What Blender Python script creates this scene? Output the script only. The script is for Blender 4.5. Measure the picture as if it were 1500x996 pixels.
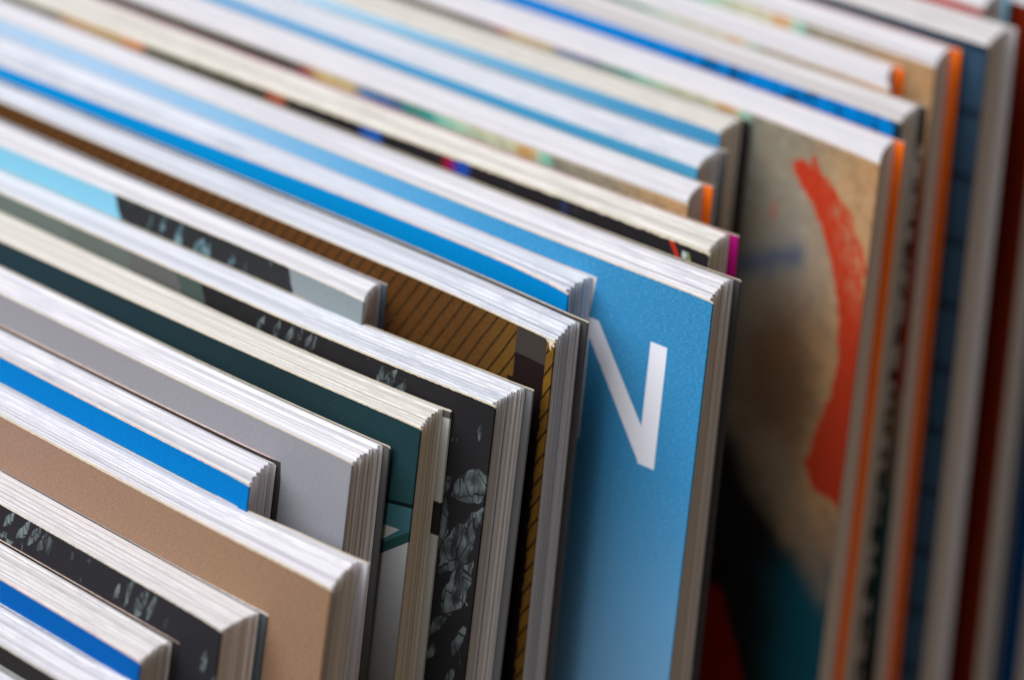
import bpy, bmesh, math, random
from mathutils import Matrix, Vector

# ------------------------------------------------------------------ clear
for o in list(bpy.data.objects):
    bpy.data.objects.remove(o, do_unlink=True)
scene = bpy.context.scene
col = scene.collection
random.seed(7)

# ------------------------------------------------------------------ camera
CAM_LOC = (0.37000, -0.41000, 0.61850)
CAM_RIGHT = (0.730186, 0.679305, -0.073306)
CAM_UP = (-0.311120, 0.426095, 0.849498)
CAM_BACK = (0.608304, -0.597485, 0.522474)
FOCUS_DIST = 0.592
cam_data = bpy.data.cameras.new("camera")
cam_data.sensor_width = 36.0
cam_data.lens = 132.0
cam_data.clip_start = 0.01
cam_data.clip_end = 50.0
cam_data.dof.use_dof = True
cam_data.dof.focus_distance = FOCUS_DIST
cam_data.dof.aperture_fstop = 10.0
cam_data.dof.aperture_blades = 0
cam = bpy.data.objects.new("camera", cam_data)
col.objects.link(cam)
m = Matrix.Identity(4)
for r in range(3):
    m[r][0], m[r][1], m[r][2], m[r][3] = CAM_RIGHT[r], CAM_UP[r], CAM_BACK[r], CAM_LOC[r]
cam.matrix_world = m
scene.camera = cam

# ------------------------------------------------------------------ light
world = bpy.data.worlds.new("World")
scene.world = world
world.use_nodes = True
bg = world.node_tree.nodes["Background"]
bg.inputs["Color"].default_value = (1.0, 0.76, 0.50, 1)
bg.inputs["Strength"].default_value = 0.15


def area(name, loc, target, sx, sy, power, color):
    d = bpy.data.lights.new(name, 'AREA')
    d.shape = 'RECTANGLE'
    d.size, d.size_y = sx, sy
    d.energy = power
    d.color = color
    o = bpy.data.objects.new(name, d)
    o.location = loc
    o.rotation_euler = (Vector(target) - Vector(loc)).to_track_quat('-Z', 'Y').to_euler()
    col.objects.link(o)
    return o


area("window_light", (-0.10, -1.0, 1.85), (-0.08, 0.0, 0.28), 1.7, 1.7, 56.0, (0.945, 0.965, 1.0))

scene.view_settings.view_transform = 'Standard'
scene.view_settings.look = 'None'
scene.view_settings.exposure = 0.0
scene.view_settings.gamma = 1.0
scene.view_settings.use_curve_mapping = False
scene.cycles.max_bounces = 8
scene.cycles.diffuse_bounces = 5
scene.cycles.use_denoising = True


# ------------------------------------------------------------------ node helpers
class G:
    """Writes float maths as shader nodes."""
    def __init__(self, name):
        self.mat = bpy.data.materials.new(name)
        self.mat.use_nodes = True
        self.nt = self.mat.node_tree
        self.nt.nodes.clear()
        self.out = self.nt.nodes.new('ShaderNodeOutputMaterial')
        self.bsdf = self.nt.nodes.new('ShaderNodeBsdfPrincipled')
        self.nt.links.new(self.bsdf.outputs[0], self.out.inputs[0])

    def put(self, sock, v):
        if isinstance(v, E):
            self.nt.links.new(v.s, sock)
        elif isinstance(v, bpy.types.NodeSocket):
            self.nt.links.new(v, sock)
        elif sock.type == 'RGBA' and not isinstance(v, (int, float)):
            sock.default_value = (v[0], v[1], v[2], 1)
        else:
            sock.default_value = v

    def m(self, op, *a, clamp=False):
        n = self.nt.nodes.new('ShaderNodeMath')
        n.operation = op
        n.use_clamp = clamp
        for i, v in enumerate(a):
            self.put(n.inputs[i], v)
        return E(self, n.outputs[0])

    def uv(self):
        n = self.nt.nodes.new('ShaderNodeUVMap')
        n.uv_map = "print"
        s = self.nt.nodes.new('ShaderNodeSeparateXYZ')
        self.nt.links.new(n.outputs[0], s.inputs[0])
        return E(self, s.outputs[0]), E(self, s.outputs[1])

    def vec(self, x, y, z=0.0):
        n = self.nt.nodes.new('ShaderNodeCombineXYZ')
        for i, v in enumerate((x, y, z)):
            self.put(n.inputs[i], v)
        return n.outputs[0]

    def noise(self, v, scale, detail=2.0, rough=0.5, dist=0.0):
        n = self.nt.nodes.new('ShaderNodeTexNoise')
        self.nt.links.new(v, n.inputs['Vector'])
        n.inputs['Scale'].default_value = scale
        n.inputs['Detail'].default_value = detail
        n.inputs['Roughness'].default_value = rough
        n.inputs['Distortion'].default_value = dist
        return E(self, n.outputs[0])

    def attr(self, name):
        n = self.nt.nodes.new('ShaderNodeAttribute')
        n.attribute_name = name
        return n

    def step(self, v, a, b):
        """0 below a, 1 above b, smooth between (a may exceed b)"""
        n = self.nt.nodes.new('ShaderNodeMapRange')
        n.interpolation_type = 'SMOOTHSTEP'
        if a > b:
            self.put(n.inputs[0], v)
            n.inputs[1].default_value, n.inputs[2].default_value = b, a
            n.inputs[3].default_value, n.inputs[4].default_value = 1, 0
        else:
            self.put(n.inputs[0], v)
            n.inputs[1].default_value, n.inputs[2].default_value = a, b
            n.inputs[3].default_value, n.inputs[4].default_value = 0, 1
        return E(self, n.outputs[0])

    def mix(self, f, a, b):
        n = self.nt.nodes.new('ShaderNodeMix')
        n.data_type = 'RGBA'
        self.put(n.inputs[0], f)
        self.put(n.inputs[6], a)
        self.put(n.inputs[7], b)
        return n.outputs[2]

    def ramp(self, v, stops, lo, hi, mode='LINEAR'):
        n = self.nt.nodes.new('ShaderNodeValToRGB')
        t = (v - lo) * (1.0 / (hi - lo))
        self.put(n.inputs[0], t)
        n.color_ramp.interpolation = mode
        el = n.color_ramp.elements
        while len(el) > 1:
            el.remove(el[0])
        for i, (p, c) in enumerate(stops):
            q = (p - lo) / (hi - lo)
            e = el[0] if i == 0 else el.new(q)
            e.position = q
            e.color = (c[0], c[1], c[2], 1)
        return n.outputs[0]

    def capsule(self, u, v, p, q, r0, r1):
        """signed distance to a tapered stroke from p to q"""
        dx, dy = q[0] - p[0], q[1] - p[1]
        L2 = dx * dx + dy * dy
        h = self.m('MULTIPLY', (u - p[0]) * dx + (v - p[1]) * dy, 1.0 / L2, clamp=True)
        ex = u - p[0] - h * dx
        ey = v - p[1] - h * dy
        return self.m('SQRT', ex * ex + ey * ey) - (h * (r1 - r0) + r0)

    def petal(self, u, v, p, q, w):
        """pointed leaf from p to q, full width w"""
        dx, dy = q[0] - p[0], q[1] - p[1]
        L = math.hypot(dx, dy)
        r = ((L / 2) ** 2 + (w / 2) ** 2) / w
        k = r - w / 2
        mx, my = (p[0] + q[0]) / 2, (p[1] + q[1]) / 2
        nx, ny = -dy / L, dx / L
        a = self.hyp(u - (mx + nx * k), v - (my + ny * k))
        b = self.hyp(u - (mx - nx * k), v - (my - ny * k))
        return self.m('MAXIMUM', a, b) - r

    def hyp(self, a, b):
        return self.m('SQRT', a * a + b * b)

    def poly(self, u, v, pts):
        """distance-like value of a convex polygon given anticlockwise"""
        d = None
        for (x0, y0), (x1, y1) in zip(pts, pts[1:] + pts[:1]):
            L = math.hypot(x1 - x0, y1 - y0)
            nx, ny = (y1 - y0) / L, -(x1 - x0) / L
            e = u * nx + v * ny - (nx * x0 + ny * y0)
            d = e if d is None else self.m('MAXIMUM', d, e)
        return d

    def finish(self, color, rough=0.45, spec=0.12, bump=None, strength=0.2, dist=0.0002):
        self.put(self.bsdf.inputs['Base Color'], color)
        self.put(self.bsdf.inputs['Roughness'], rough)
        self.bsdf.inputs['Specular IOR Level'].default_value = spec
        if bump is not None:
            b = self.nt.nodes.new('ShaderNodeBump')
            b.inputs['Strength'].default_value = strength
            b.inputs['Distance'].default_value = dist
            self.put(b.inputs['Height'], bump)
            self.nt.links.new(b.outputs[0], self.bsdf.inputs['Normal'])
        return self.mat


class E:
    def __init__(self, g, s):
        self.g, self.s = g, s
    def __add__(self, o): return self.g.m('ADD', self, o)
    def __radd__(self, o): return self.g.m('ADD', o, self)
    def __sub__(self, o): return self.g.m('SUBTRACT', self, o)
    def __rsub__(self, o): return self.g.m('SUBTRACT', o, self)
    def __mul__(self, o): return self.g.m('MULTIPLY', self, o)
    def __rmul__(self, o): return self.g.m('MULTIPLY', o, self)


def lin(r, g, b):
    f = lambda c: c / 12.92 if c <= 0.04045 else ((c + 0.055) / 1.055) ** 2.4
    return (f(r / 255), f(g / 255), f(b / 255))


# ------------------------------------------------------------------ materials
def paper_mat(name, base, shade, ink):
    """edges of cut sheets; the sheet's own tint comes from the attribute 'sheet'"""
    g = G(name)
    a = g.attr("sheet")
    sh = E(g, a.outputs['Fac'])
    tc = g.nt.nodes.new('ShaderNodeTexCoord')
    mp = g.nt.nodes.new('ShaderNodeMapping')
    mp.inputs['Scale'].default_value = (0.8, 4200, 0.8)
    g.nt.links.new(tc.outputs['Object'], mp.inputs[0])
    fine = g.noise(mp.outputs[0], 1.0, 2.0, 0.6)
    mp2 = g.nt.nodes.new('ShaderNodeMapping')
    mp2.inputs['Scale'].default_value = (25, 700, 25)
    g.nt.links.new(tc.outputs['Object'], mp2.inputs[0])
    blot = g.noise(mp2.outputs[0], 1.0, 3.0, 0.6)
    c = g.mix(g.step(fine, 0.38, 0.72) * 0.7, base, shade)
    c = g.mix(g.step(sh, 0.55, 1.0), c, ink)  # ink colours bleed-printed sheets and also paints the shaded section gaps
    c = g.mix(g.step(blot, 0.6, 0.8) * 0.12, c, shade)
    return g.finish(c, 0.8, 0.08)


def core_mat(name, base):
    g = G(name)
    tc = g.nt.nodes.new('ShaderNodeTexCoord')
    n = g.noise(tc.outputs['Object'], 900.0, 3.0)
    c = g.mix(g.step(n, 0.35, 0.7), base, tuple(x * 0.78 for x in base))
    return g.finish(c, 0.8, 0.15)


def plain_mat(name, base, rough=0.5, var=0.12, weave=0.0):
    g = G(name)
    u, v = g.uv()
    n = g.noise(g.vec(u, v), 0.35, 4.0)
    c = g.mix(n * var * 2.0, base, tuple(x * 0.6 for x in base))
    b = g.noise(g.vec(u, v), 4.0, 3.0)
    if weave:
        w = g.m('SINE', (u + v * 0.45) * 14.0) * g.m('SINE', (v - u * 0.3) * 14.0)
        c = g.mix(g.step(w, -0.2, 0.8) * weave, c, tuple(min(1, x * 1.6 + 0.03) for x in base))
    return g.finish(c, rough, 0.35, b, 0.12, 0.0001)


CREAM = lin(225, 212, 190)


def wear(g, u, v, c, amount):
    """paper core showing where the print is rubbed off along the top and fore edge"""
    n = g.noise(g.vec(u, v), 1.1, 4.0, 0.65)
    e = g.m('MINIMUM', v * -1.0, u * -1.0 + 0.34)
    k = g.step(e - n * amount, 0.02, -0.12)
    c = g.mix(k, c, CREAM)
    s = g.noise(g.vec(u * 1.0, v * 1.0, 7.0), 2.2, 2.0)
    return g.mix(g.step(s, 0.77, 0.80) * 0.35, c, CREAM)


def halftone(g, u, v, c, light, amount, pitch=1.15):
    k = 2 * math.pi / pitch * 2.2
    w = g.m('SINE', (u * 0.94 + v * 0.34) * k) * g.m('SINE', (v * 0.94 - u * 0.34) * k)
    n = g.noise(g.vec(u, v), 1.6, 2.0)
    return g.mix(g.step(w, 0.0, 0.7) * amount * g.step(n, 0.2, 0.6), c, light)


def weave(g, u, v, c, thread, amount):
    n = g.noise(g.vec(u * 1.2 + v * 0.35, v * 5.4 - u * 0.9), 1.0, 2.0, 0.6)
    c = g.mix(g.step(n, 0.47, 0.66) * amount, c, thread)
    n2 = g.noise(g.vec(u * 4.4, v * 1.1, 3.0), 1.0, 1.0)
    return g.mix(g.step(n2, 0.52, 0.7) * amount * 0.4, c, tuple(x * 0.8 for x in thread))


def scuffs(g, u, v, c):
    """faint handling marks"""
    n = g.noise(g.vec(u * 0.6, v * 0.12, 11.0), 0.8, 4.0, 0.7, 0.4)
    k = g.noise(g.vec(u, v, 2.0), 0.06, 2.0)
    return g.mix(g.step(n, 0.62, 0.72) * g.step(k, 0.45, 0.6) * 0.16, c, lin(200, 198, 196))


def grain_bump(g, u, v):
    return g.noise(g.vec(u, v), 3.2, 4.0, 0.6)


def cover_plain(name, stops, rough=0.55, amount=0.35, tone=0.12, lighter=None):
    """stops: colour along u (mm from the fore edge)"""
    g = G(name)
    u, v = g.uv()
    n = g.noise(g.vec(u, v), 0.05, 4.0)
    c = g.ramp(u + (n - 0.5) * 8.0, stops, -215.0, 0.0)
    m1 = g.noise(g.vec(u, v), 1.4, 4.0, 0.7)
    dk = tuple(x * 0.72 for x in stops[-1][1])
    c = g.mix(g.step(m1, 0.42, 0.75) * tone, c, dk)
    if lighter:
        c = weave(g, u, v, c, lighter, 0.45)
    c = scuffs(g, u, v, c)
    c = wear(g, u, v, c, amount)
    return g.finish(c, rough, 0.05, grain_bump(g, u, v), 0.14, 0.0001)


def cover_letter(name):
    g = G(name)
    u, v = g.uv()
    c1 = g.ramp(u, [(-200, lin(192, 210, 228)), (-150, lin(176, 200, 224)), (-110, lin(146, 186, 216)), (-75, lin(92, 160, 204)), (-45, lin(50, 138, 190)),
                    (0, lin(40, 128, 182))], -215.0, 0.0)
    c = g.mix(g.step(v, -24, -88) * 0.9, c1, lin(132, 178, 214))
    c = halftone(g, u, v, c, lin(81, 155, 205), 0.5)
    c = weave(g, u, v, c, lin(101, 172, 213), 0.5)
    c = scuffs(g, u, v, c)
    T_, B_ = -10.6, -32.2
    right = g.poly(u, v, [(-11.7, B_), (-8.2, B_), (-8.2, T_), (-11.7, T_)])
    left = g.poly(u, v, [(-28.0, B_), (-24.5, B_), (-24.5, T_), (-28.0, T_)])
    diag = g.poly(u, v, [(-26.9, T_), (-11.4, B_), (-8.3, B_), (-8.3, -30.2), (-22.9, T_)])
    d = g.m('MINIMUM', g.m('MINIMUM', right, left), diag)
    c = g.mix(g.step(d, 0.06, -0.06), c, lin(232, 233, 242))
    c = wear(g, u, v, c, 0.3)
    return g.finish(c, 0.55, 0.05, grain_bump(g, u, v), 0.14, 0.0001)


def cover_petals(name, bands, petals, ground, pale, seedz, warp=1.7):
    """black flower print; bands recolour the ground along u"""
    g = G(name)
    u0, v0 = g.uv()
    w1 = g.noise(g.vec(u0, v0, seedz), 0.32, 2.0, 0.5)
    w2 = g.noise(g.vec(u0, v0, seedz + 5), 0.32, 2.0, 0.5)
    u = u0 + (w1 - 0.5) * warp
    v = v0 + (w2 - 0.5) * warp
    c = ground
    if bands:
        c = g.ramp(u0 + v0 * 0.45 + (w2 - 0.5) * 1.5, bands, -215.0, 0.0, 'CONSTANT')
    tone = g.noise(g.vec(u0, v0, seedz), 0.32, 2.0, 0.5)
    vein = g.noise(g.vec(u * 1.1, v * 0.22, seedz), 0.8, 1.5)
    pc = g.mix(g.step(tone, 0.3, 0.65), pale, tuple(x * 0.32 for x in pale))
    pc = g.mix(g.step(vein, 0.55, 0.62) * 0.75, pc, ground)
    vo = g.nt.nodes.new('ShaderNodeTexVoronoi')
    vo.feature = 'DISTANCE_TO_EDGE'
    vo.inputs['Scale'].default_value = 1.0
    g.nt.links.new(g.vec(u * 0.42 + v * 0.10, v * 0.20 - u * 0.05, seedz), vo.inputs['Vector'])
    crack = E(g, vo.outputs['Distance'])
    pc = g.mix(g.step(crack, 0.04, 0.015) * 0.9, pc, ground)
    d = None
    for p, q, w in petals:
        e = g.petal(u, v, p, q, w)
        d = e if d is None else g.m('MINIMUM', d, e)
    # small scattered flecks of the same flower heads
    fl = g.noise(g.vec(u * 1.0, v * 0.7, seedz + 9), 0.42, 3.0, 0.6, 0.6)
    dk = g.noise(g.vec(u0, v0, seedz + 3), 0.09, 1.0)
    c = g.mix(g.step(fl, 0.635, 0.66) * g.step(dk, 0.45, 0.55) * g.step(u0, -60.5, -58.0), c, pc)
    if d is not None:
        c = g.mix(g.step(d, 0.08, -0.08), c, pc)
    c = wear(g, u0, v0, c, 0.36)
    return g.finish(c, 0.52, 0.05, grain_bump(g, u0, v0), 0.14, 0.0001)


def cover_planks(name):
    """wooden boards running aslant with a dark figure near the fore edge"""
    g = G(name)
    u, v = g.uv()
    # board direction measured on the cover: from (-23.4,-0.4) to (-30.8,-11)
    dx, dy = -7.6, -11.3
    L = math.hypot(dx, dy)
    dx, dy = dx / L, dy / L
    across = u * (-dy) + v * dx
    along = u * dx + v * dy
    wob = g.noise(g.vec(across * 0.2, along * 0.12), 1.0, 2.0)
    a2 = across + (wob - 0.5) * 0.5
    pitch = 2.15
    fr = g.m('FRACT', a2 * (1 / pitch))
    idn = g.m('FLOOR', a2 * (1 / pitch))
    wn = g.nt.nodes.new('ShaderNodeTexWhiteNoise')
    wn.noise_dimensions = '1D'
    g.put(wn.inputs[1], idn)
    rnd = E(g, wn.outputs[0])
    grain = g.noise(g.vec(across * 4.0, along * 0.35), 1.0, 4.0, 0.65)
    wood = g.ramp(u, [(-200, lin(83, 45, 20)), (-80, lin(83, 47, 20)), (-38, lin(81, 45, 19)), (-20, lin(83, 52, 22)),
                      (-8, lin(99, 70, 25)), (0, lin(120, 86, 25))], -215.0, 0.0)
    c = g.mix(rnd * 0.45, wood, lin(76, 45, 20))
    c = g.mix(g.step(grain, 0.4, 0.75) * 0.5, c, lin(68, 42, 19))
    gap = g.step(g.m('ABSOLUTE', fr - 0.5), 0.375, 0.43)
    c = g.mix(gap * 0.97, c, lin(29, 14, 6))
    c = halftone(g, u, v, c, lin(158, 125, 73), 0.35, 0.9)
    # the dark figure
    ww = g.noise(g.vec(u, v), 0.5, 2.0)
    f1 = g.poly(u, v, [(-8.6, -9.8), (-1.7, -9.8), (-1.7, 1.0), (-8.6, 1.0)])
    f2 = g.poly(u + (ww - 0.5) * 1.6, v, [(-6.2, -300), (-1.9, -300), (-1.7, -9.0), (-6.8, -9.0)])
    f4 = g.poly(u + (ww - 0.5) * 2.0, v, [(-6.6, -15.5), (-5.0, -15.5), (-5.0, -9.0), (-9.8, -9.0), (-9.8, -12.5)])
    c = g.mix(g.step(g.m('MINIMUM', g.m('MINIMUM', f1, f4), f2), 0.08, -0.08), c, lin(34, 24, 24))
    f3 = g.poly(u, v, [(-8.6, -4.6), (-1.7, -4.6), (-1.7, 1.0), (-8.6, 1.0)])
    c = g.mix(g.step(f3, 0.1, -0.1), c, lin(62, 56, 52))
    tw = g.noise(g.vec(u, v), 1.6, 3.0)
    torn = g.m('MINIMUM', g.poly(u + (tw - 0.5) * 0.7, v + (tw - 0.5) * 0.7, [(-1.7, -0.45), (-0.2, -0.95), (0.5, -0.9), (0.5, 0.6), (-2.4, 0.6)]), g.capsule(u, v, (-0.95, -0.6), (-0.75, -1.5), 0.3, 0.15))
    c = g.mix(g.step(torn, 0.1, -0.1), c, g.mix(g.step(tw, 0.45, 0.6), CREAM, lin(170, 150, 112)))
    c = wear(g, u, v, c, 0.22)
    return g.finish(c, 0.55, 0.05, grain_bump(g, u, v), 0.14, 0.0001)


def cover_box(name):
    """teal painted box front above a pale wall"""
    g = G(name)
    u, v = g.uv()
    n = g.noise(g.vec(u, v), 0.3, 4.0)
    teal = g.ramp(u, [(-200, lin(42, 61, 72)), (-90, lin(35, 55, 63)), (-30, lin(29, 48, 53)), (0, lin(31, 59, 64))], -215.0, 0.0)
    teal = g.mix(n * 0.3, teal, lin(29, 47, 51))
    # joint line from (-5.2,-14.0) to (0.1,-13.1)
    s = v - u * 0.17 + 13.1
    c = g.mix(g.step(s, -0.25, -0.35), teal, lin(47, 83, 90))
    c = g.mix(g.step(g.m('ABSOLUTE', s), 0.42, 0.25), c, lin(13, 24, 27))
    k = v - u * 0.72 + 19.2          # lower edge of the frame
    c = g.mix(g.step(k, 1.9, 1.7), c, lin(29, 59, 56))
    tri = g.poly(u, v, [(-12.0, -22.0), (-5.6, -20.8), (-2.1, -17.8), (-12.0, -18.6)])
    c = g.mix(g.step(tri, 0.1, -0.1), c, lin(149, 149, 145))
    wall = g.mix(n * 0.3, lin(146, 148, 150), lin(128, 124, 118))
    c = g.mix(g.step(k, 0.06, -0.06), c, wall)
    c = wear(g, u, v, c, 0.25)
    return g.finish(c, 0.55, 0.05, grain_bump(g, u, v), 0.14, 0.0001)


def cover_painting(name):
    """loose abstract brushwork: pale ground, a red sweep, smoky brown, teal and black"""
    g = G(name)
    u0, v0 = g.uv()
    w1 = g.noise(g.vec(u0, v0), 0.25, 4.0, 0.65)
    w2 = g.noise(g.vec(u0, v0, 4.0), 0.25, 4.0, 0.65)
    u = u0 + (w1 - 0.5) * 2.4
    v = v0 + (w2 - 0.5) * 2.4
    big = g.noise(g.vec(u0, v0), 0.09, 3.0)
    fine = g.noise(g.vec(u0, v0), 1.3, 4.0, 0.75)
    base = g.ramp(u + (big - 0.5) * 14.0, [(-215, lin(140, 136, 122)), (-60, lin(150, 148, 136)), (-30, lin(128, 126, 114)), (-18, lin(150, 138, 118)),
                      (-8, lin(184, 148, 108)), (0, lin(186, 144, 102))], -215.0, 0.0)
    # top band colours along the head of the sheet
    top = g.ramp(u0, [(-215, lin(70, 60, 70)), (-150, lin(206, 120, 130)), (-134, lin(206, 120, 130)), (-130, lin(40, 120, 124)),
                      (-121, lin(48, 128, 130)), (-112, lin(86, 72, 82)), (-104, lin(64, 92, 104)), (-94, lin(84, 96, 118)), (-89.5, lin(176, 60, 70)), (-87, lin(196, 168, 110)),
                      (-78, lin(192, 172, 128)), (-75, lin(72, 120, 176)), (-68, lin(58, 92, 140)), (-66, lin(70, 100, 130)), (-64.5, lin(20, 128, 128)),
                      (-59, lin(40, 146, 140)), (-54, lin(150, 200, 178)), (-48, lin(186, 196, 168)), (-39, lin(192, 190, 160)),
                      (-37.2, lin(206, 154, 96)), (-35, lin(204, 158, 100)), (-33.8, lin(206, 196, 160)), (-32.4, lin(128, 188, 170)),
                      (-29.6, lin(126, 176, 158)), (-28.5, lin(150, 146, 130))], -215.0, 0.0)
    ur = g.step(u0, -29.0, -31.5) * g.step(v0, -5.0, -2.0)
    c = g.mix(ur, base, top)
    mot = g.noise(g.vec(u0, v0, 8.0), 0.3, 4.0, 0.7)
    c = g.mix(g.step(mot, 0.44, 0.68) * 0.4, c, lin(112, 98, 82))
    c = g.mix(g.step(mot, 0.40, 0.30) * 0.35, c, lin(196, 188, 170))
    # speckle of the right-hand ground
    c = g.mix(g.step(fine, 0.52, 0.66) * 0.5, c, lin(96, 84, 70))
    # pale veil
    veil = g.hyp((u + 16.0) * 0.09, (v + 22.0) * 0.075)
    c = g.mix(g.step(veil + (big - 0.5) * 0.8, 1.3, 0.1) * 0.42, c, lin(150, 148, 144))
    # smoky brown
    br = g.hyp((u + 17.5) * 0.085, (v + 47.0) * 0.05)
    c = g.mix(g.step(br + (big - 0.5) * 0.6, 1.3, 0.25) * 0.8, c, lin(104, 70, 44))
    bl = g.capsule(u, v, (-31, -29.5), (-17.0, -22.5), 1.2, 1.6)
    c = g.mix(g.step(bl + (fine - 0.5) * 2.5, 2.8, -2.2) * 0.7, c, lin(48, 80, 122))
    # lower left black, pale diagonal, teal pool
    k = v + (u + 27.0) * 0.95 + 60.0
    c = g.mix(g.step(k + (big - 0.5) * 10.0, 4.0, -8.0), c, lin(34, 34, 36))
    tl = g.hyp((u + 3.0) * 0.075, (v + 96.0) * 0.04)
    c = g.mix(g.step(tl + (big - 0.5) * 0.7, 1.3, 0.45) * 0.95, c, lin(22, 86, 104))
    dg = g.capsule(u, v, (-18.0, -61.0), (-1.0, -82.0), 3.6, 1.6)
    c = g.mix(g.step(dg + (big - 0.5) * 4.0, 4.4, -3.4) * 0.72, c, lin(150, 130, 108))
    tr = g.poly(u, v, [(-60, -125), (-9.0, -125), (-26.0, -92), (-60, -92)])
    c = g.mix(g.step(tr, 0.6, -0.6), c, lin(150, 34, 22))
    # red sweep
    pts = [((-17.6, -6.6), 1.9), ((-12.8, -9.4), 3.0), ((-8.2, -13.6), 3.9), ((-4.2, -20.0), 4.3), ((-1.0, -29.0), 4.5),
           ((0.4, -38.0), 4.4), ((-0.6, -47.0), 4.8), ((-2.8, -55.0), 5.2), ((-4.0, -60.0), 4.8)]
    d = None
    for (p, a), (q, b) in zip(pts, pts[1:]):
        e = g.capsule(u, v, p, q, a, b)
        d = e if d is None else g.m('MINIMUM', d, e)
    d = g.m('MINIMUM', d, g.capsule(u, v, (-14.5, -6.0), (-15.2, -3.6), 0.9, 0.4))
    d = g.m('MINIMUM', d, g.poly(u, v, [(-9.4, -60.0), (0.5, -66.0), (3, -58), (-4, -54)]))
    bristle = g.noise(g.vec(u * 1.6 + v * 0.62, v * 0.2 - u * 0.12, 2.0), 1.0, 4.0, 0.7)
    dry = g.step(bristle, 0.48, 0.58) * g.step(u0 * 0.8 - v0 * -0.35 + 14.0, 0.0, 5.0) * g.step(v0, -34.0, -24.0)
    red = g.mix(g.noise(g.vec(u * 2.0, v * 0.5), 0.8, 3.0), lin(198, 66, 38), lin(172, 50, 28))
    c = g.mix(g.step(d + (bristle - 0.5) * 3.0, 0.3, -0.3) * (1.0 - dry * 0.85), c, red)
    pk = g.hyp((u0 + 23.0) * 0.6, (v0 + 16.0) * 0.35)
    c = g.mix(g.step(pk, 1.0, 0.2) * 0.5, c, lin(178, 96, 90))
    c = wear(g, u0, v0, c, 0.3)
    return g.finish(c, 0.5, 0.05, grain_bump(g, u0, v0), 0.2, 0.0001)


def cover_dark_spots(name):
    g = G(name)
    u, v = g.uv()
    n = g.noise(g.vec(u, v), 0.4, 3.0)
    K = lin(40, 38, 40)
    c = g.ramp(u, [(-215, lin(70, 74, 76)), (-158, lin(80, 84, 84)), (-154, lin(178, 128, 76)), (-141, lin(170, 140, 80)), (-138.5, lin(196, 122, 62)),
                   (-135, lin(196, 110, 60)), (-133, lin(46, 54, 44)), (-103, lin(38, 40, 36)), (-101.6, lin(150, 70, 48)), (-98.6, lin(170, 84, 52)), (-97, K),
                   (-80, K), (-78.5, lin(36, 80, 150)), (-75, lin(40, 96, 180)), (-73.5, K), (-60, K), (-59.3, lin(140, 24, 40)), (-57.6, lin(140, 30, 84)),
                   (-56.3, lin(40, 66, 160)), (-54, lin(40, 80, 170)), (-53.2, K), (-33, K), (-32, lin(48, 58, 92)), (-30.5, K), (0, K)], -215.0, 0.0)
    r = g.capsule(u, v, (-8.3, -0.6), (-6.4, -3.4), 0.5, 0.4)
    c = g.mix(g.step(r, 0.1, -0.1), c, lin(186, 52, 34))
    wb = g.poly(u, v, [(-5.9, -2.6), (-4.9, -2.7), (-5.0, -1.5), (-5.9, -1.4)])
    c = g.mix(g.step(wb, 0.1, -0.1), c, lin(190, 196, 200))
    gr = g.capsule(u, v, (-4.7, -1.7), (-4.1, -3.0), 0.35, 0.3)
    c = g.mix(g.step(gr, 0.1, -0.1), c, lin(132, 142, 96))
    c = g.mix(g.step(n, 0.6, 0.75) * 0.2, c, lin(86, 84, 84))
    c = wear(g, u, v, c, 0.85)
    return g.finish(c, 0.52, 0.05, grain_bump(g, u, v), 0.2, 0.0001)


def cover_squiggles(name):
    """blue ground with dark handwritten-looking marks"""
    g = G(name)
    u, v = g.uv()
    n = g.noise(g.vec(u * 1.1, v * 0.35), 0.42, 3.0, 0.65, 0.8)
    n2 = g.noise(g.vec(u, v, 5.0), 0.06, 1.0)
    k = g.step(n, 0.50, 0.56) * 0.8 * g.step(u + (n2 - 0.5) * 30.0, -72.0, -40.0)
    c = g.mix(k, lin(0, 122, 198), lin(12, 54, 92))
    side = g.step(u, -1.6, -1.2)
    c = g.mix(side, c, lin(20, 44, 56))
    c = wear(g, u, v, c, 0.42)
    return g.finish(c, 0.52, 0.05, grain_bump(g, u, v), 0.15, 0.0001)


def cover_grid(name):
    """slate blue with darker bands crossing"""
    g = G(name)
    u, v = g.uv()
    n = g.noise(g.vec(u, v), 0.2, 3.0)
    a = g.step(g.m('ABSOLUTE', g.m('FRACT', (v + 0.6) * (1 / 13.0)) - 0.5), 0.40, 0.46)
    b = g.step(g.m('ABSOLUTE', g.m('FRACT', (u + 6.0) * (1 / 15.0)) - 0.5), 0.42, 0.46)
    c = g.mix(n, lin(46, 70, 93), lin(56, 82, 104))
    c = g.mix(g.m('MAXIMUM', a, b) * 0.75, c, lin(24, 35, 51))
    c = wear(g, u, v, c, 0.2)
    return g.finish(c, 0.52, 0.05, grain_bump(g, u, v), 0.15, 0.0001)


def inner_blotch(name):
    """white ground with black marks, seen on the inside of a back cover"""
    g = G(name)
    u, v = g.uv()
    n = g.noise(g.vec(u, v), 0.28, 3.0, 0.6, 0.6)
    c = g.mix(g.step(n, 0.46, 0.52), lin(30, 28, 28), lin(176, 170, 168))
    c = g.mix(g.step(v, -6.0, -5.0), c, lin(34, 36, 40))
    return g.finish(c, 0.5, 0.3)


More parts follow.
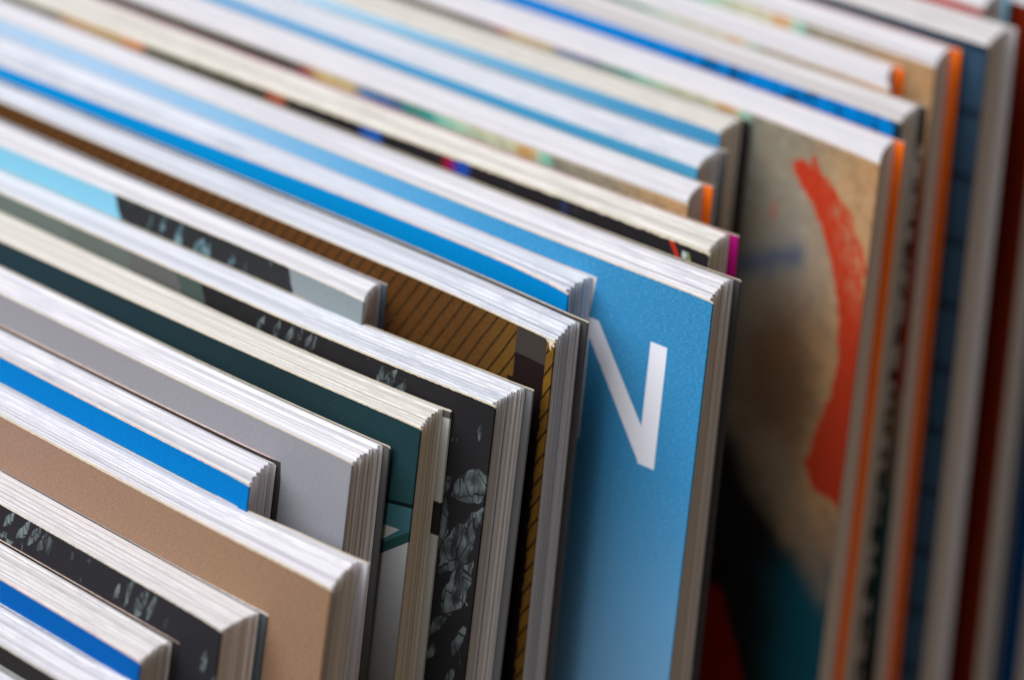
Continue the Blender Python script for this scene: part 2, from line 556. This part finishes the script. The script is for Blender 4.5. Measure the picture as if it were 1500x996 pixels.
def inner_marked(name):
    """pale inside cover with one black block"""
    g = G(name)
    u, v = g.uv()
    n = g.noise(g.vec(u, v), 0.5, 3.0)
    c = g.mix(n * 0.3, lin(196, 196, 192), lin(170, 168, 162))
    blk = g.poly(u, v, [(-40, -21.5), (5, -21.5), (5, -15.8), (-40, -15.8)])
    c = g.mix(g.step(blk, 0.15, -0.15), c, lin(40, 38, 38))
    blk2 = g.poly(u, v, [(-40, -1.4), (5, -1.4), (5, -0.2), (-40, -0.2)])
    c = g.mix(g.step(blk2, 0.1, -0.1), c, lin(80, 78, 78))
    return g.finish(c, 0.5, 0.3)


WHITE_PAGE = paper_mat("white_sheet_edges", lin(242, 240, 244), lin(204, 204, 214), lin(112, 116, 130))
COOL_PAGE = paper_mat("cool_sheet_edges", lin(236, 238, 244), lin(194, 198, 210), lin(92, 108, 140))
WARM_PAGE = paper_mat("warm_sheet_edges", lin(238, 235, 236), lin(204, 199, 202), lin(126, 118, 122))
CREAM_PAGE = paper_mat("cream_sheet_edges", lin(238, 235, 230), lin(204, 199, 192), lin(124, 116, 104))
CORE = core_mat("board_core", CREAM)
CORE_WHITE = core_mat("white_board_core", lin(232, 232, 234))
CORE_PINK = core_mat("pink_board_core", lin(236, 208, 196))
CORE_GREEN = core_mat("pale_green_board_core", lin(206, 208, 182))

K2 = lin(38, 37, 39)
PALE = lin(112, 124, 124)
COVERS = {
    'black': cover_plain("black_cover_print", [(-200, lin(44, 42, 42)), (0, lin(40, 38, 38))]),
    'deep_blue': cover_plain("deep_blue_cover_print", [(-200, lin(0, 92, 168)), (0, lin(0, 84, 158))], amount=0.2),
    'floral_front': cover_petals("dark_flower_cover_print", None,
        [((-53, -3.5), (-50.5, 0.4), 1.2), ((-49.5, -4.5), (-46.5, 0.0), 1.7), ((-47, -4.5), (-43.6, 0.2), 1.6), ((-44, -4.5), (-41.5, 0.4), 1.5),
         ((-22.5, -5), (-20.8, 0.2), 1.1), ((-20, -6), (-17.6, -0.2), 2.0), ((-17.2, -5.5), (-15.4, -0.6), 1.5), ((-25.0, -5), (-24.2, -2), 0.9),
         ((-3.6, -8.5), (-3.0, -4.5), 1.0), ((-36, -2.6), (-35.2, -1.2), 0.7), ((-12.8, -5), (-12.0, -3), 0.7)], lin(42, 41, 45), PALE, 1.0),
    'tan': cover_plain("tan_kraft_cover_print", [(-200, lin(152, 125, 112)), (-70, lin(146, 118, 103)), (-25, lin(141, 112, 90)), (0, lin(137, 108, 85))], amount=0.42, tone=0.3, lighter=lin(170, 138, 112)),
    'bright_blue': cover_plain("bright_blue_cover_print", [(-200, lin(0, 119, 193)), (0, lin(0, 109, 179))], amount=0.25, lighter=lin(0, 134, 204)),
    'lilac_grey': cover_plain("lilac_grey_cover_print", [(-200, lin(148, 146, 159)), (-60, lin(139, 138, 143)), (0, lin(141, 142, 150))], amount=0.12, tone=0.15, lighter=lin(158, 156, 160)),
    'box': cover_box("teal_box_cover_print"),
    'floral_mid': cover_petals("grey_and_black_flower_cover_print",
        [(-215, lin(96, 108, 102)), (-100, lin(94, 102, 98)), (-84, lin(92, 94, 92)), (-72, lin(70, 82, 78)), (-66, K2)],
        [((-51.5, -4), (-50, -0.6), 1.2), ((-47.4, -4), (-46.2, -0.2), 1.0), ((-44.6, -4), (-43.2, 0.2), 1.3), ((-42.6, -4), (-41.0, 0.0), 1.2),
         ((-40.2, -4.2), (-38.2, 0.5), 1.9), ((-24.6, -6.2), (-22.8, -0.8), 1.5), ((-22.8, -6), (-20.6, -0.4), 2.0), ((-20.4, -6), (-18.2, -1.6), 1.6),
         ((-2.6, -6.8), (-2.2, -3.6), 0.7),
         ((-9.6, -18.5), (-7.0, -14.2), 1.9), ((-6.4, -17.6), (0.6, -12.0), 5.4), ((-8.6, -28.5), (-7.6, -17.6), 2.4), ((-7.4, -31.0), (-1.2, -20.0), 5.0),
         ((-3.8, -23.2), (1.4, -16.4), 2.6), ((-6.0, -38.0), (-1.2, -27.0), 4.4), ((-2.8, -44.0), (-1.4, -38.4), 2.0), ((-8.6, -42.6), (-4.4, -37.4), 1.8), ((-8.4, -47.0), (-6.8, -43.2), 1.2),
         ((-4.4, -52), (-2.4, -46.0), 1.6), ((-7.6, -56), (-5.0, -51.6), 1.5), ((-3.6, -59.5), (-0.6, -54), 2.2), ((-6.2, -63), (-3.8, -58), 1.6)],
        lin(36, 33, 36), lin(104, 114, 116), 3.0, 2.0),
    'floral_small': cover_petals("cyan_black_and_grey_cover_print",
        [(-215, lin(126, 188, 214)), (-61.8, lin(46, 48, 50)), (-18.8, lin(132, 142, 146))],
        [((-52.6, -5), (-51.2, -0.6), 1.1), ((-49.6, -4), (-47.6, 0), 1.0), ((-45.8, -6), (-43.8, -0.2), 1.8), ((-41, -6), (-38.6, -1.0), 2.3),
         ((-38.6, -6), (-36.6, -1.2), 1.6), ((-33, -5.5), (-31.0, -2.0), 1.2), ((-29, -5), (-28.2, -2.0), 0.8)], K2, lin(118, 150, 160), 6.0),
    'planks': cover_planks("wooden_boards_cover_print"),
    'textured_blue': cover_plain("textured_blue_cover_print", [(-200, lin(0, 134, 209)), (-80, lin(6, 140, 207)), (0, lin(2, 121, 191))], amount=0.35, lighter=lin(9, 150, 210)),
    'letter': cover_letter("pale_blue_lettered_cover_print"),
    'dark_spots': cover_dark_spots("black_speckled_cover_print"),
    'painting': cover_painting("brushwork_cover_print"),
    'mid_blue': cover_plain("mid_blue_cover_print", [(-200, lin(60, 150, 210)), (-90, lin(64, 150, 200)), (0, lin(72, 150, 188))], amount=0.2),
    'pale_to_blue': cover_plain("pale_to_blue_cover_print", [(-200, lin(206, 228, 242)), (-120, lin(186, 220, 242)), (-75, lin(136, 196, 232)), (-20, lin(80, 158, 204)), (0, lin(70, 148, 194))], amount=0.2),
    'squiggles': cover_squiggles("blue_inked_cover_print"),
    'grid': cover_grid("slate_grid_cover_print"),
    'red': cover_plain("red_cover_print", [(-200, lin(196, 20, 34)), (-8, lin(176, 22, 30)), (0, lin(150, 30, 34))], amount=0.1),
    'rust': cover_plain("rust_red_cover_print", [(-200, lin(96, 13, 7)), (-20, lin(96, 16, 7)), (0, lin(114, 33, 10))], amount=0.1),
    'dark_blue': cover_plain("dark_blue_cover_print", [(-200, lin(9, 51, 100)), (0, lin(4, 51, 93))], amount=0.1),
}
INNER = {
    'black': plain_mat("black_endpaper", lin(38, 36, 36)),
    'dark_slate': plain_mat("dark_slate_endpaper", lin(72, 80, 86)),
    'slate_blue': plain_mat("slate_blue_endpaper", lin(80, 86, 98)),
    'pale_grey': plain_mat("pale_grey_endpaper", lin(196, 194, 200)),
    'dark_brown': plain_mat("dark_brown_endpaper", lin(62, 54, 52)),
    'dark_grey': plain_mat("dark_grey_endpaper", lin(92, 92, 94)),
    'mid_grey': plain_mat("mid_grey_endpaper", lin(104, 104, 102)),
    'woven_black': plain_mat("woven_black_endpaper", lin(64, 62, 62), 0.6, 0.1, 0.55),
    'woven_dark': plain_mat("woven_dark_endpaper", lin(54, 54, 56), 0.6, 0.1, 0.35),
    'woven_grey': plain_mat("woven_grey_endpaper", lin(112, 114, 116), 0.6, 0.1, 0.25),
    'white': plain_mat("white_endpaper", lin(216, 212, 214)),
    'magenta': plain_mat("magenta_endpaper", lin(168, 0, 112)),
    'orange': plain_mat("orange_endpaper", lin(255, 118, 10)),
    'light_blue': plain_mat("light_blue_endpaper", lin(130, 200, 230)),
    'marked': inner_marked("marked_endpaper"),
    'blotch': inner_blotch("blotched_endpaper"),
}

# ------------------------------------------------------------------ where each book stands: top fore corner of its front cover (m),
# lean, offset of the back cover (mm), bow of the front and back cover along its width (mm)
ROWS = {
    0: ((0.01581, -0.15784, 0.29224), -0.32034, -2.30, [9.45, 7.49, 5.74, 4.21, 2.9, 2.03, 1.37, 0.82, 0.41, 0.0], [20.24, 18.27, 16.53, 15.0, 13.69, 12.81, 12.09, 11.46, 10.95, 10.41]),
    1: ((0.01019, -0.14637, 0.29173), -0.32034, -2.90, [9.46, 7.49, 5.74, 4.22, 2.91, 2.03, 1.37, 0.83, 0.42, 0.0], [19.26, 17.3, 15.55, 14.02, 12.71, 11.85, 11.15, 10.54, 10.06, 11.2]),
    2: ((0.00721, -0.13604, 0.29216), -0.31685, -2.49, [9.69, 7.73, 5.98, 4.45, 3.14, 2.27, 1.57, 0.97, 0.49, 0.0], [19.8, 17.84, 16.09, 14.56, 13.26, 12.38, 11.74, 11.14, 10.66, 10.24]),
    3: ((0.01383, -0.12521, 0.29463), -0.31161, -0.82, [9.79, 7.83, 6.08, 4.55, 3.25, 2.37, 1.65, 1.03, 0.53, 0.0], [19.3, 17.21, 15.52, 14.04, 12.75, 11.88, 11.27, 10.81, 10.48, 10.17]),
    4: ((0.02522, -0.11276, 0.29987), -0.30289, -4.28, [7.9, 6.0, 4.32, 2.84, 1.57, 0.74, 0.28, 0.07, -0.0, -0.01], [15.75, 14.43, 13.25, 12.21, 11.02, 10.36, 9.99, 11.11, 11.59, 12.24]),
    5: ((-0.00342, -0.10203, 0.30096), -0.29590, -4.31, [7.32, 6.15, 5.1, 3.57, 2.26, 1.39, 0.83, 0.45, 0.2, -0.01], [14.82, 13.65, 12.64, 12.36, 12.02, 11.58, 11.28, 11.14, 11.09, 11.38]),
    6: ((0.00706, -0.08994, 0.30269), -0.28369, -1.92, [3.93, 2.94, 2.06, 1.3, 0.64, 0.21, -0.0, -0.07, -0.06, -0.0], [12.33, 10.29, 10.38, 10.41, 9.93, 9.63, 9.61, 9.78, 10.02, 10.35]),
    7: ((0.00972, -0.07745, 0.30354), -0.26972, -2.80, [-1.54, -1.44, -1.35, -1.28, -1.21, -1.16, -0.96, -0.67, -0.37, -0.01], [10.47, 8.33, 8.93, 8.6, 8.13, 7.84, 8.02, 8.51, 9.09, 9.82]),
    8: ((0.01496, -0.06595, 0.30373), -0.26623, -1.56, [-3.35, -2.49, -2.01, -2.1, -2.18, -2.21, -1.89, -1.34, -0.75, -0.0], [4.15, 5.01, 6.05, 6.86, 7.34, 7.37, 9.99, 10.27, 10.41, 10.5]),
    9: ((-0.02161, -0.05768, 0.30596), -0.25576, -3.28, [-3.67, -2.74, -1.92, -1.2, -0.59, -0.18, 0.01, 0.07, 0.06, 0.01], [5.87, 6.93, 7.87, 8.46, 8.14, 7.93, 7.78, 7.65, 7.55, 8.55]),
    10: ((0.01371, -0.05043, 0.30728), -0.23656, -2.77, [1.04, 2.35, 1.93, 1.56, 1.25, 1.04, 0.79, 0.53, 0.28, 0.0], [8.18, 9.42, 10.66, 11.19, 11.65, 11.93, 11.88, 11.61, 11.26, 10.81]),
    11: ((0.00478, -0.03741, 0.30670), -0.22958, -1.73, [-5.41, -3.55, -1.72, -0.12, 1.26, 1.89, 1.86, 1.68, 0.97, 0.03], [7.09, 8.64, 9.11, 9.02, 8.95, 8.89, 8.86, 8.86, 8.94, 9.55]),
    12: ((0.02673, -0.02702, 0.30775), -0.23831, -3.84, [-0.38, -0.5, -0.6, -0.69, -0.76, -0.8, -0.7, -0.5, -0.28, -0.01], [7.57, 8.16, 8.69, 9.15, 9.55, 9.83, 10.2, 10.65, 11.07, 11.57]),
    13: ((0.01434, -0.01340, 0.30608), -0.22086, -2.28, [-6.89, -5.4, -4.27, -2.91, -1.74, -0.97, -0.51, -0.24, -0.09, 0.01], [5.61, 6.76, 7.34, 7.76, 8.13, 8.39, 8.76, 9.21, 9.65, 10.15]),
    14: ((0.00004, -0.00230, 0.30530), -0.22086, -3.22, [-4.9, -4.21, -3.58, -2.86, -2.03, -1.48, -1.03, -0.64, -0.33, -0.0], [7.6, 8.29, 8.91, 9.24, 9.34, 9.41, 9.57, 9.79, 10.01, 10.28]),
    15: ((-0.00785, 0.00936, 0.30453), -0.22086, -2.49, [-4.09, -3.11, -2.5, -2.07, -1.63, -1.28, -0.95, -0.61, -0.32, -0.0], [8.41, 8.76, 8.99, 9.2, 9.38, 9.51, 9.76, 10.11, 10.46, 10.87]),
    16: ((-0.01478, 0.02342, 0.30285), -0.22086, -1.30, [-9.73, -5.12, -4.88, -4.68, -3.29, -2.26, -1.5, -0.89, -0.44, 0.0], [2.77, 4.54, 6.12, 7.32, 8.14, 8.68, 9.03, 9.27, 9.41, 9.53]),
    17: ((0.01371, 0.03204, 0.30184), -0.21911, -4.27, [-3.04, -1.84, -0.78, 0.15, 1.05, 1.96, 2.05, 1.59, 0.93, 0.07], [9.46, 10.66, 11.72, 12.65, 13.34, 13.45, 13.37, 13.16, 12.91, 12.57]),
    18: ((0.00665, 0.04697, 0.30045), -0.20340, -2.03, [-2.72, -2.39, -2.09, -1.49, -0.8, -0.35, -0.11, -0.0, 0.02, 0.01], [9.78, 10.11, 10.41, 10.33, 10.08, 9.93, 9.9, 9.97, 10.07, 10.21]),
    19: ((-0.00386, 0.05552, 0.30014), -0.18944, -5.59, [3.55, 3.11, 2.73, 2.39, 2.1, 1.89, 1.75, 1.75, 1.8, 1.73], [13.22, 13.19, 13.17, 13.15, 13.14, 13.13, 13.24, 13.44, 13.35, 13.2]),
    20: ((-0.00272, 0.06919, 0.29968), -0.17897, -2.62, [1.36, 1.39, 1.41, 1.0, 0.36, -0.04, 0.08, 0.28, 0.16, -0.01], [8.86, 8.89, 8.91, 9.37, 10.04, 10.49, 10.78, 10.96, 11.08, 11.17]),
    21: ((-0.00091, 0.08232, 0.29892), -0.17897, -2.16, [-5.57, -3.83, -3.59, -2.71, -1.95, -1.45, -1.05, -0.73, -0.48, -0.0], [6.77, 7.9, 8.91, 9.79, 10.55, 11.05, 11.45, 11.77, 12.02, 12.06]),
    22: ((-0.01168, 0.09459, 0.29724), -0.17199, -2.92, [-0.44, -0.35, -0.27, -0.2, -0.13, 0.08, 0.3, 0.48, 0.61, 0.74], [8.12, 9.35, 10.44, 11.4, 12.21, 12.58, 12.8, 12.98, 13.11, 13.24]),
    23: ((-0.00729, 0.10852, 0.29311), -0.16850, -2.87, [-4.49, -3.46, -2.54, -1.73, -1.04, -0.58, -0.24, 0.04, 0.24, 0.45], [8.01, 9.04, 9.96, 10.77, 11.46, 11.92, 12.26, 12.54, 12.74, 12.95]),
    24: ((-0.00623, 0.12245, 0.29022), -0.16850, -2.58, [-6.59, -4.91, -3.99, -3.18, -2.48, -1.65, -1.03, -0.53, -0.15, 0.22], [3.79, 5.66, 7.32, 8.77, 10.02, 10.85, 11.47, 11.97, 12.35, 12.72]),
}

# ------------------------------------------------------------------ book geometry (millimetres in, metres out)
XS = [-215.0, -170.0, -130.0, -95.0, -65.0, -45.0, -30.0, -18.0, -9.0, 0.0]


def interp(x, ys):
    if x <= XS[0]:
        return ys[0]
    for i in range(len(XS) - 1):
        if x <= XS[i + 1]:
            t = (x - XS[i]) / (XS[i + 1] - XS[i])
            # Catmull-Rom style smooth blend
            y0, y1 = ys[i], ys[i + 1]
            h = XS[i + 1] - XS[i]
            m0 = (ys[i + 1] - ys[i - 1]) / (XS[i + 1] - XS[i - 1]) if i > 0 else (y1 - y0) / h
            m1 = (ys[i + 2] - ys[i]) / (XS[i + 2] - XS[i]) if i + 2 < len(XS) else (y1 - y0) / h
            t2, t3 = t * t, t * t * t
            return (2 * t3 - 3 * t2 + 1) * y0 + (t3 - 2 * t2 + t) * h * m0 + (-2 * t3 + 3 * t2) * y1 + (t3 - t2) * h * m1
    return ys[-1]


def link_mesh(name, verts, faces, fmat, mats, uvs=None, sheet=None, parent=None):
    me = bpy.data.meshes.new(name)
    me.from_pydata([(a * 0.001, b * 0.001, c * 0.001) for a, b, c in verts], [], faces)
    for mt in mats:
        me.materials.append(mt)
    if fmat:
        me.polygons.foreach_set("material_index", fmat)
    if uvs:
        lay = me.uv_layers.new(name="print")
        for lp in me.loops:
            lay.data[lp.index].uv = uvs[lp.vertex_index]
    if sheet:
        at = me.attributes.new("sheet", 'FLOAT', 'POINT')
        at.data.foreach_set("value", sheet)
    me.update()
    o = bpy.data.objects.new(name, me)
    col.objects.link(o)
    if parent:
        o.parent = parent
    return o


def slab(name, xs, y0, y1, z0, z1, mats, parent, H, corner=0.5, spread=0.0, wrap=0):
    """a cover board: outer face slot 0, core on the cut edges slot 1, inner face slot 2.
    y0/y1 are callables of x; z1 may vary with x (rounded corner)."""
    V, F, M, UV = [], [], [], []
    n = len(xs)
    for x in xs:
        zt = z1
        if corner and x > xs[-1] - corner:
            k = (x - (xs[-1] - corner)) / corner
            zt = z1 - corner * (1 - math.sqrt(max(0.0, 1 - k * k))) * 0.8
        ZS = (z0, z1 - 80, z1 - 30, z1 - 8, zt)
        for y in (y0(x), y1(x)):
            for z in ZS:
                V.append((x, y + spread * min(80.0, H - z), z))
                UV.append((x - xs[-1], z - H))
    R = 10
    for i in range(n - 1):
        a, b = i * R, (i + 1) * R
        for k in range(4):
            F.append((a + k, b + k, b + k + 1, a + k + 1)); M.append(0)
            F.append((a + 5 + k, a + 6 + k, b + 6 + k, b + 5 + k)); M.append(2)
        F.append((a + 4, b + 4, b + 9, a + 9)); M.append(1)
        F.append((a, a + 5, b + 5, b)); M.append(1)
    a = (n - 1) * R
    for k in range(4):
        F.append((a + k, a + 5 + k, a + 6 + k, a + 1 + k)); M.append(wrap)
        F.append((k, k + 1, k + 6, k + 5)); M.append(1)
    return link_mesh(name, V, F, M, mats, UV, None, parent)


OVER = {13: 1.8, 14: 1.8, 17: 1.9, 19: 2.0, 20: 2.1}   # how far the back cover overhangs the last sheet (mm)
RAISE = {22: 0.0007, 18: 0.0008}
TIP = {12: 1.0, 11: 1.0, 8: 0.9, 13: 0.8, 5: 0.55, 14: 0.7, 17: 0.5}   # how far the covers overhang the first sheet (mm)


def make_book(idx, label, cover, inner, page, core, back_out='black', waves=1.0, sections=None, group=None, ink=0.12, spread=0.0):
    """spread: how far the back leans away from the front, in degrees"""
    sp = math.tan(math.radians(spread))
    (ax, ay, az), phi, dX, Fy, Ky = ROWS[idx]
    az += RAISE.get(idx, 0.0)
    Fy, Ky = list(Fy), list(Ky)
    if idx == 9:
        Fy[-3:] = [-0.05, -0.25, -0.6]
        Ky[-6:] = [7.9, 7.9, 7.95, 8.0, 8.1, 8.35]
    if idx == 8:
        Ky[4:] = [7.25, 7.55, 8.4, 9.35, 10.0, 10.43]
    if idx == 10:
        Fy[3:] = [1.75, 1.65, 1.55, 1.4, 0.95, 0.4, 0.0]
    Fy[0] = Fy[1] + (Fy[1] - Fy[2]) * 1.0
    Ky[0] = Ky[1] + (Ky[1] - Ky[2]) * 1.0
    rng = random.Random(100 + idx)
    thick = Ky[-1] - Fy[-1]
    # height so that the lowest corner of the tail touches the table
    H = (az * 1000 - 0.4 + thick * math.sin(phi)) / math.cos(phi)
    base = Vector((ax, ay, az)) - (H * 0.001) * Vector((0, -math.sin(phi), math.cos(phi)))
    root = bpy.data.objects.new("book", None)
    root.empty_display_size = 0.02
    root.location = base
    root.rotation_euler = (phi, 0, 0)
    root['label'] = label
    root['category'] = "book"
    root['group'] = group or "paperback books standing in one row"
    col.objects.link(root)
    CT = 0.42
    front = lambda x: interp(x, Fy)
    back = lambda x: interp(x, Ky)
    XC = [-214, -185, -155, -125, -100, -80, -62, -46, -33, -23, -15, -9, -5.0, -2.6, -1.4, -0.8, -0.5, -0.3, -0.15, -0.05, 0.0]
    curl = rng.uniform(0.12, 0.32) + 0.25 * (TIP.get(idx, 0.3) - 0.3)
    yc = lambda x: front(x) - curl * max(0.0, (x + 7) / 7) ** 2
    slab("front_cover", XC, yc, lambda x: yc(x) + CT, 0.0, H, [cover, core, INNER['white']], root, H, rng.uniform(0.15, 0.5))
    XB = [x + dX for x in XC]
    bcurl = rng.uniform(0.05, 0.25)
    yb = lambda x: back(min(x - dX * 0.5, 0)) + bcurl * max(0.0, (x - dX + 6) / 6) ** 2
    slab("back_cover", XB, lambda x: yb(x) - CT, yb, 0.0, H, [inner, core, COVERS[back_out]], root, H, rng.uniform(0.15, 0.45), sp)
    # spine
    V = [(-214.6, front(-214) + 0.0, 0), (-214.0, front(-214), 0), (-214.0, back(-214), 0), (-214.6, back(-214), 0)]
    V = V + [(a, b, H) for a, b, c in V]
    link_mesh("spine", V, [(0, 1, 5, 4), (1, 2, 6, 5), (2, 3, 7, 6), (3, 0, 4, 7), (4, 5, 6, 7), (3, 2, 1, 0)], None, [cover],
              [(-214, c - H) for a, b, c in V], None, root)
    # sewn sections of sheets
    ns = sections or max(6, int(round((thick - 2 * CT) / 1.25)))
    k = 7
    x_first, x_last = -TIP.get(idx, 0.3), dX - OVER.get(idx, 1.35)
    lo, hi = CT + 0.04, thick - CT - 0.10
    wts = [rng.uniform(0.8, 1.25) for _ in range(ns)]
    tot = sum(wts)
    XL = [-213.5, -170, -130, -95, -65, -45, -30, -18, -9, -4, 0]
    pos = 0.0
    for s in range(ns):
        t0, t1 = pos / tot, (pos + wts[s]) / tot
        pos += wts[s]
        V, F, SH = [], [], []
        dz = rng.uniform(-0.08, 0.10) * waves
        tooth = rng.uniform(0.35, 0.75) * min(1.0, waves)
        tone = rng.random()
        sph = rng.uniform(0, 6.28)
        ridge = rng.uniform(0.22, 0.42) * waves
        for j in range(k):
            q0 = t0 + (t1 - t0) * (j + (0.08 if j else 0.34 + 0.42 * max(0, waves - 0.5))) / k
            q1 = t0 + (t1 - t0) * (j + 1 - (0.03 if j < k - 1 else 0.34 + 0.36 * max(0, waves - 0.5))) / k
            qm = (q0 + q1) / 2
            rec = 1 - (1 - qm) ** 1.45
            w = (j + 0.5) / k
            xe = x_first + (x_last - x_first) * rec + tooth * (w - 0.5) + rng.uniform(-0.06, 0.06)
            ztop = H + 0.10 + dz - ridge * w ** 1.5 - 0.08 * waves * (1 - w) ** 4 + rng.uniform(-0.03, 0.03) * waves
            ph, amp = sph + 0.15 * j, 0.03
            sh = tone * 0.35 + 0.45 * rng.random()
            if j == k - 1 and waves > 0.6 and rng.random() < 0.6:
                sh = rng.uniform(0.68, 0.95)  # last sheet tinted dark: shade of the gap between sections, put into colour
            if rng.random() < ink:
                sh = rng.uniform(0.62, 0.85)
            b0 = len(V)
            for x in XL:
                xx = x + xe
                f = min(1.0, max(0.0, (xx + 214) / 60))
                yf, yk = front(min(xx - x_first, 0)) + CT, back(min(xx - xe * 0.8, 0)) - CT
                ya = yf + 0.03 + (yk - yf - 0.06) * q0
                yb_ = yf + 0.03 + (yk - yf - 0.06) * q1
                wob = amp * math.sin(xx * 0.05 + ph) * f
                zz = ztop + 0.04 * math.sin(xx * 0.037 + ph) * waves
                o0, o1 = sp * q0 * 80.0, sp * q1 * 80.0
                w3 = wob * 0.3
                V += [(xx, ya + w3 + o0, 0.3), (xx, ya + w3 + o0, H - 80), (xx, ya + w3, zz), (xx, yb_ + w3, zz - 0.01), (xx, yb_ + w3 + o1, H - 80), (xx, yb_ + w3 + o1, 0.3)]
                SH += [sh] * 6
            n = len(XL)
            for i in range(n - 1):
                a, b = b0 + i * 6, b0 + i * 6 + 6
                F += [(a + e, b + e, b + (e + 1) % 6, a + (e + 1) % 6) for e in range(6)]
            a = b0 + (n - 1) * 6
            F += [(a, a + 5, a + 4, a + 1), (a + 1, a + 4, a + 3, a + 2), (b0, b0 + 1, b0 + 4, b0 + 5), (b0 + 1, b0 + 2, b0 + 3, b0 + 4)]
        link_mesh("page_section", V, F, None, [page], None, SH, root)
    return root


# ------------------------------------------------------------------ setting
g = G("table_wood")
tc = g.nt.nodes.new('ShaderNodeTexCoord')
mp = g.nt.nodes.new('ShaderNodeMapping')
mp.inputs['Scale'].default_value = (3, 40, 3)
g.nt.links.new(tc.outputs['Object'], mp.inputs[0])
wn = g.noise(mp.outputs[0], 1.0, 5.0, 0.6)
TABLE = g.finish(g.mix(wn, lin(96, 72, 52), lin(58, 42, 30)), 0.55, 0.3, wn, 0.2, 0.001)
bm = bmesh.new()
bmesh.ops.create_cube(bm, size=1.0)
for v_ in bm.verts:
    v_.co = (v_.co.x * 1.1 - 0.1, v_.co.y * 1.3, v_.co.z * 0.03 - 0.015)
bmesh.ops.bevel(bm, geom=bm.edges[:], offset=0.003, segments=2, affect='EDGES')
me = bpy.data.meshes.new("table_top")
bm.to_mesh(me)
bm.free()
me.materials.append(TABLE)
ob = bpy.data.objects.new("table_top", me)
ob['kind'] = "structure"
col.objects.link(ob)

# ------------------------------------------------------------------ the row of books, front to back
B = [
    (0, "book in the lower left corner showing only white page tops before the plain black cover", 'black', 'black', COOL_PAGE, CORE_WHITE, {}),
    (1, "plain black covered book in front of the deep blue one at lower left", 'black', 'dark_grey', WHITE_PAGE, CORE_WHITE, {'waves': 0.8}),
    (2, "deep blue covered book at the bottom edge, before the first black flower book", 'deep_blue', 'black', WARM_PAGE, CORE_PINK, {}),
    (3, "black book with grey petals, between deep blue and tan books", 'floral_front', 'dark_slate', WARM_PAGE, CORE_WHITE, {'waves': 0.7}),
    (4, "plain tan brown covered book, the only kraft coloured one", 'tan', 'pale_grey', WHITE_PAGE, CORE, {}),
    (5, "short bright blue book between the tan book and the lilac grey book", 'bright_blue', 'dark_brown', WHITE_PAGE, CORE_PINK, {'waves': 1.7, 'sections': 6}),
    (6, "plain lilac grey covered book with a dark grey back endpaper", 'lilac_grey', 'dark_grey', WHITE_PAGE, CORE, {'waves': 1.4, 'sections': 7, 'spread': 0.8}),
    (7, "dark teal covered book picturing a box above a pale wall", 'box', 'marked', CREAM_PAGE, CORE, {'waves': 0.8, 'spread': 0.5}),
    (8, "black book with large grey petals down its fore edge, before the boards", 'floral_mid', 'woven_grey', COOL_PAGE, CORE, {'waves': 0.8}),
    (9, "shorter reaching book with cyan, black and grey cover, set back before the wooden boards", 'floral_small', 'slate_blue', WHITE_PAGE, CORE_WHITE, {'waves': 1.2, 'sections': 7}),
    (10, "brown book picturing slanted wooden boards and a dark figure", 'planks', 'woven_black', COOL_PAGE, CORE, {'waves': 1.5, 'sections': 7, 'ink': 0.22}),
    (11, "bright blue book directly before the large letter N cover", 'textured_blue', 'white', COOL_PAGE, CORE_PINK, {'waves': 1.3, 'sections': 6, 'ink': 0.3, 'spread': 0.4}),
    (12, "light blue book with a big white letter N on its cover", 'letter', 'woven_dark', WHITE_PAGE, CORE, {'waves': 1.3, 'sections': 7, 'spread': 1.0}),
    (13, "black book with worn corner and magenta back endpaper behind the N book", 'dark_spots', 'magenta', CREAM_PAGE, CORE_GREEN, {'waves': 1.4, 'sections': 7}),
    (14, "brushwork book with orange endpaper just behind the magenta one, nearest of its kind", 'painting', 'orange', WHITE_PAGE, CORE, {'waves': 0.5}),
    (15, "mid blue book with dark grey endpaper, behind the nearest brushwork book", 'mid_blue', 'dark_grey', COOL_PAGE, CORE_WHITE, {'waves': 0.9}),
    (16, "book fading from pale to blue, just before the cover with the red painted sweep", 'pale_to_blue', 'black', CREAM_PAGE, CORE, {'waves': 0.7}),
    (17, "brushwork book showing its big red sweep down the right side", 'painting', 'orange', WHITE_PAGE, CORE_PINK, {'waves': 0.35, 'spread': 0.8}),
    (18, "vivid blue book with dark ink marks behind the red sweep cover", 'squiggles', 'blotch', WARM_PAGE, CORE, {'waves': 0.8}),
    (19, "brushwork book with orange endpaper, shorter reaching of the two behind the inked blue book", 'painting', 'orange', WHITE_PAGE, CORE_PINK, {'waves': 0.35}),
    (20, "brushwork book with orange endpaper, right before the slate blue grid book", 'painting', 'orange', WHITE_PAGE, CORE_PINK, {'waves': 0.35}),
    (21, "slate blue book with dark crossing bands at the upper right", 'grid', 'pale_grey', WARM_PAGE, CORE_WHITE, {'waves': 0.8}),
    (22, "red covered book with light blue endpaper at the top right corner", 'red', 'light_blue', WHITE_PAGE, CORE, {'waves': 0.6}),
    (23, "rust red book along the right edge of the photo behind the grid book", 'rust', 'dark_grey', COOL_PAGE, CORE, {'waves': 0.6}),
    (24, "dark blue book, last of the row at the lower right edge", 'dark_blue', 'black', COOL_PAGE, CORE, {'waves': 0.6}),
]
for i, lab, cv, inn, pg, cr, kw in B:
    make_book(i, lab, COVERS[cv], INNER[inn], pg, cr, **kw)
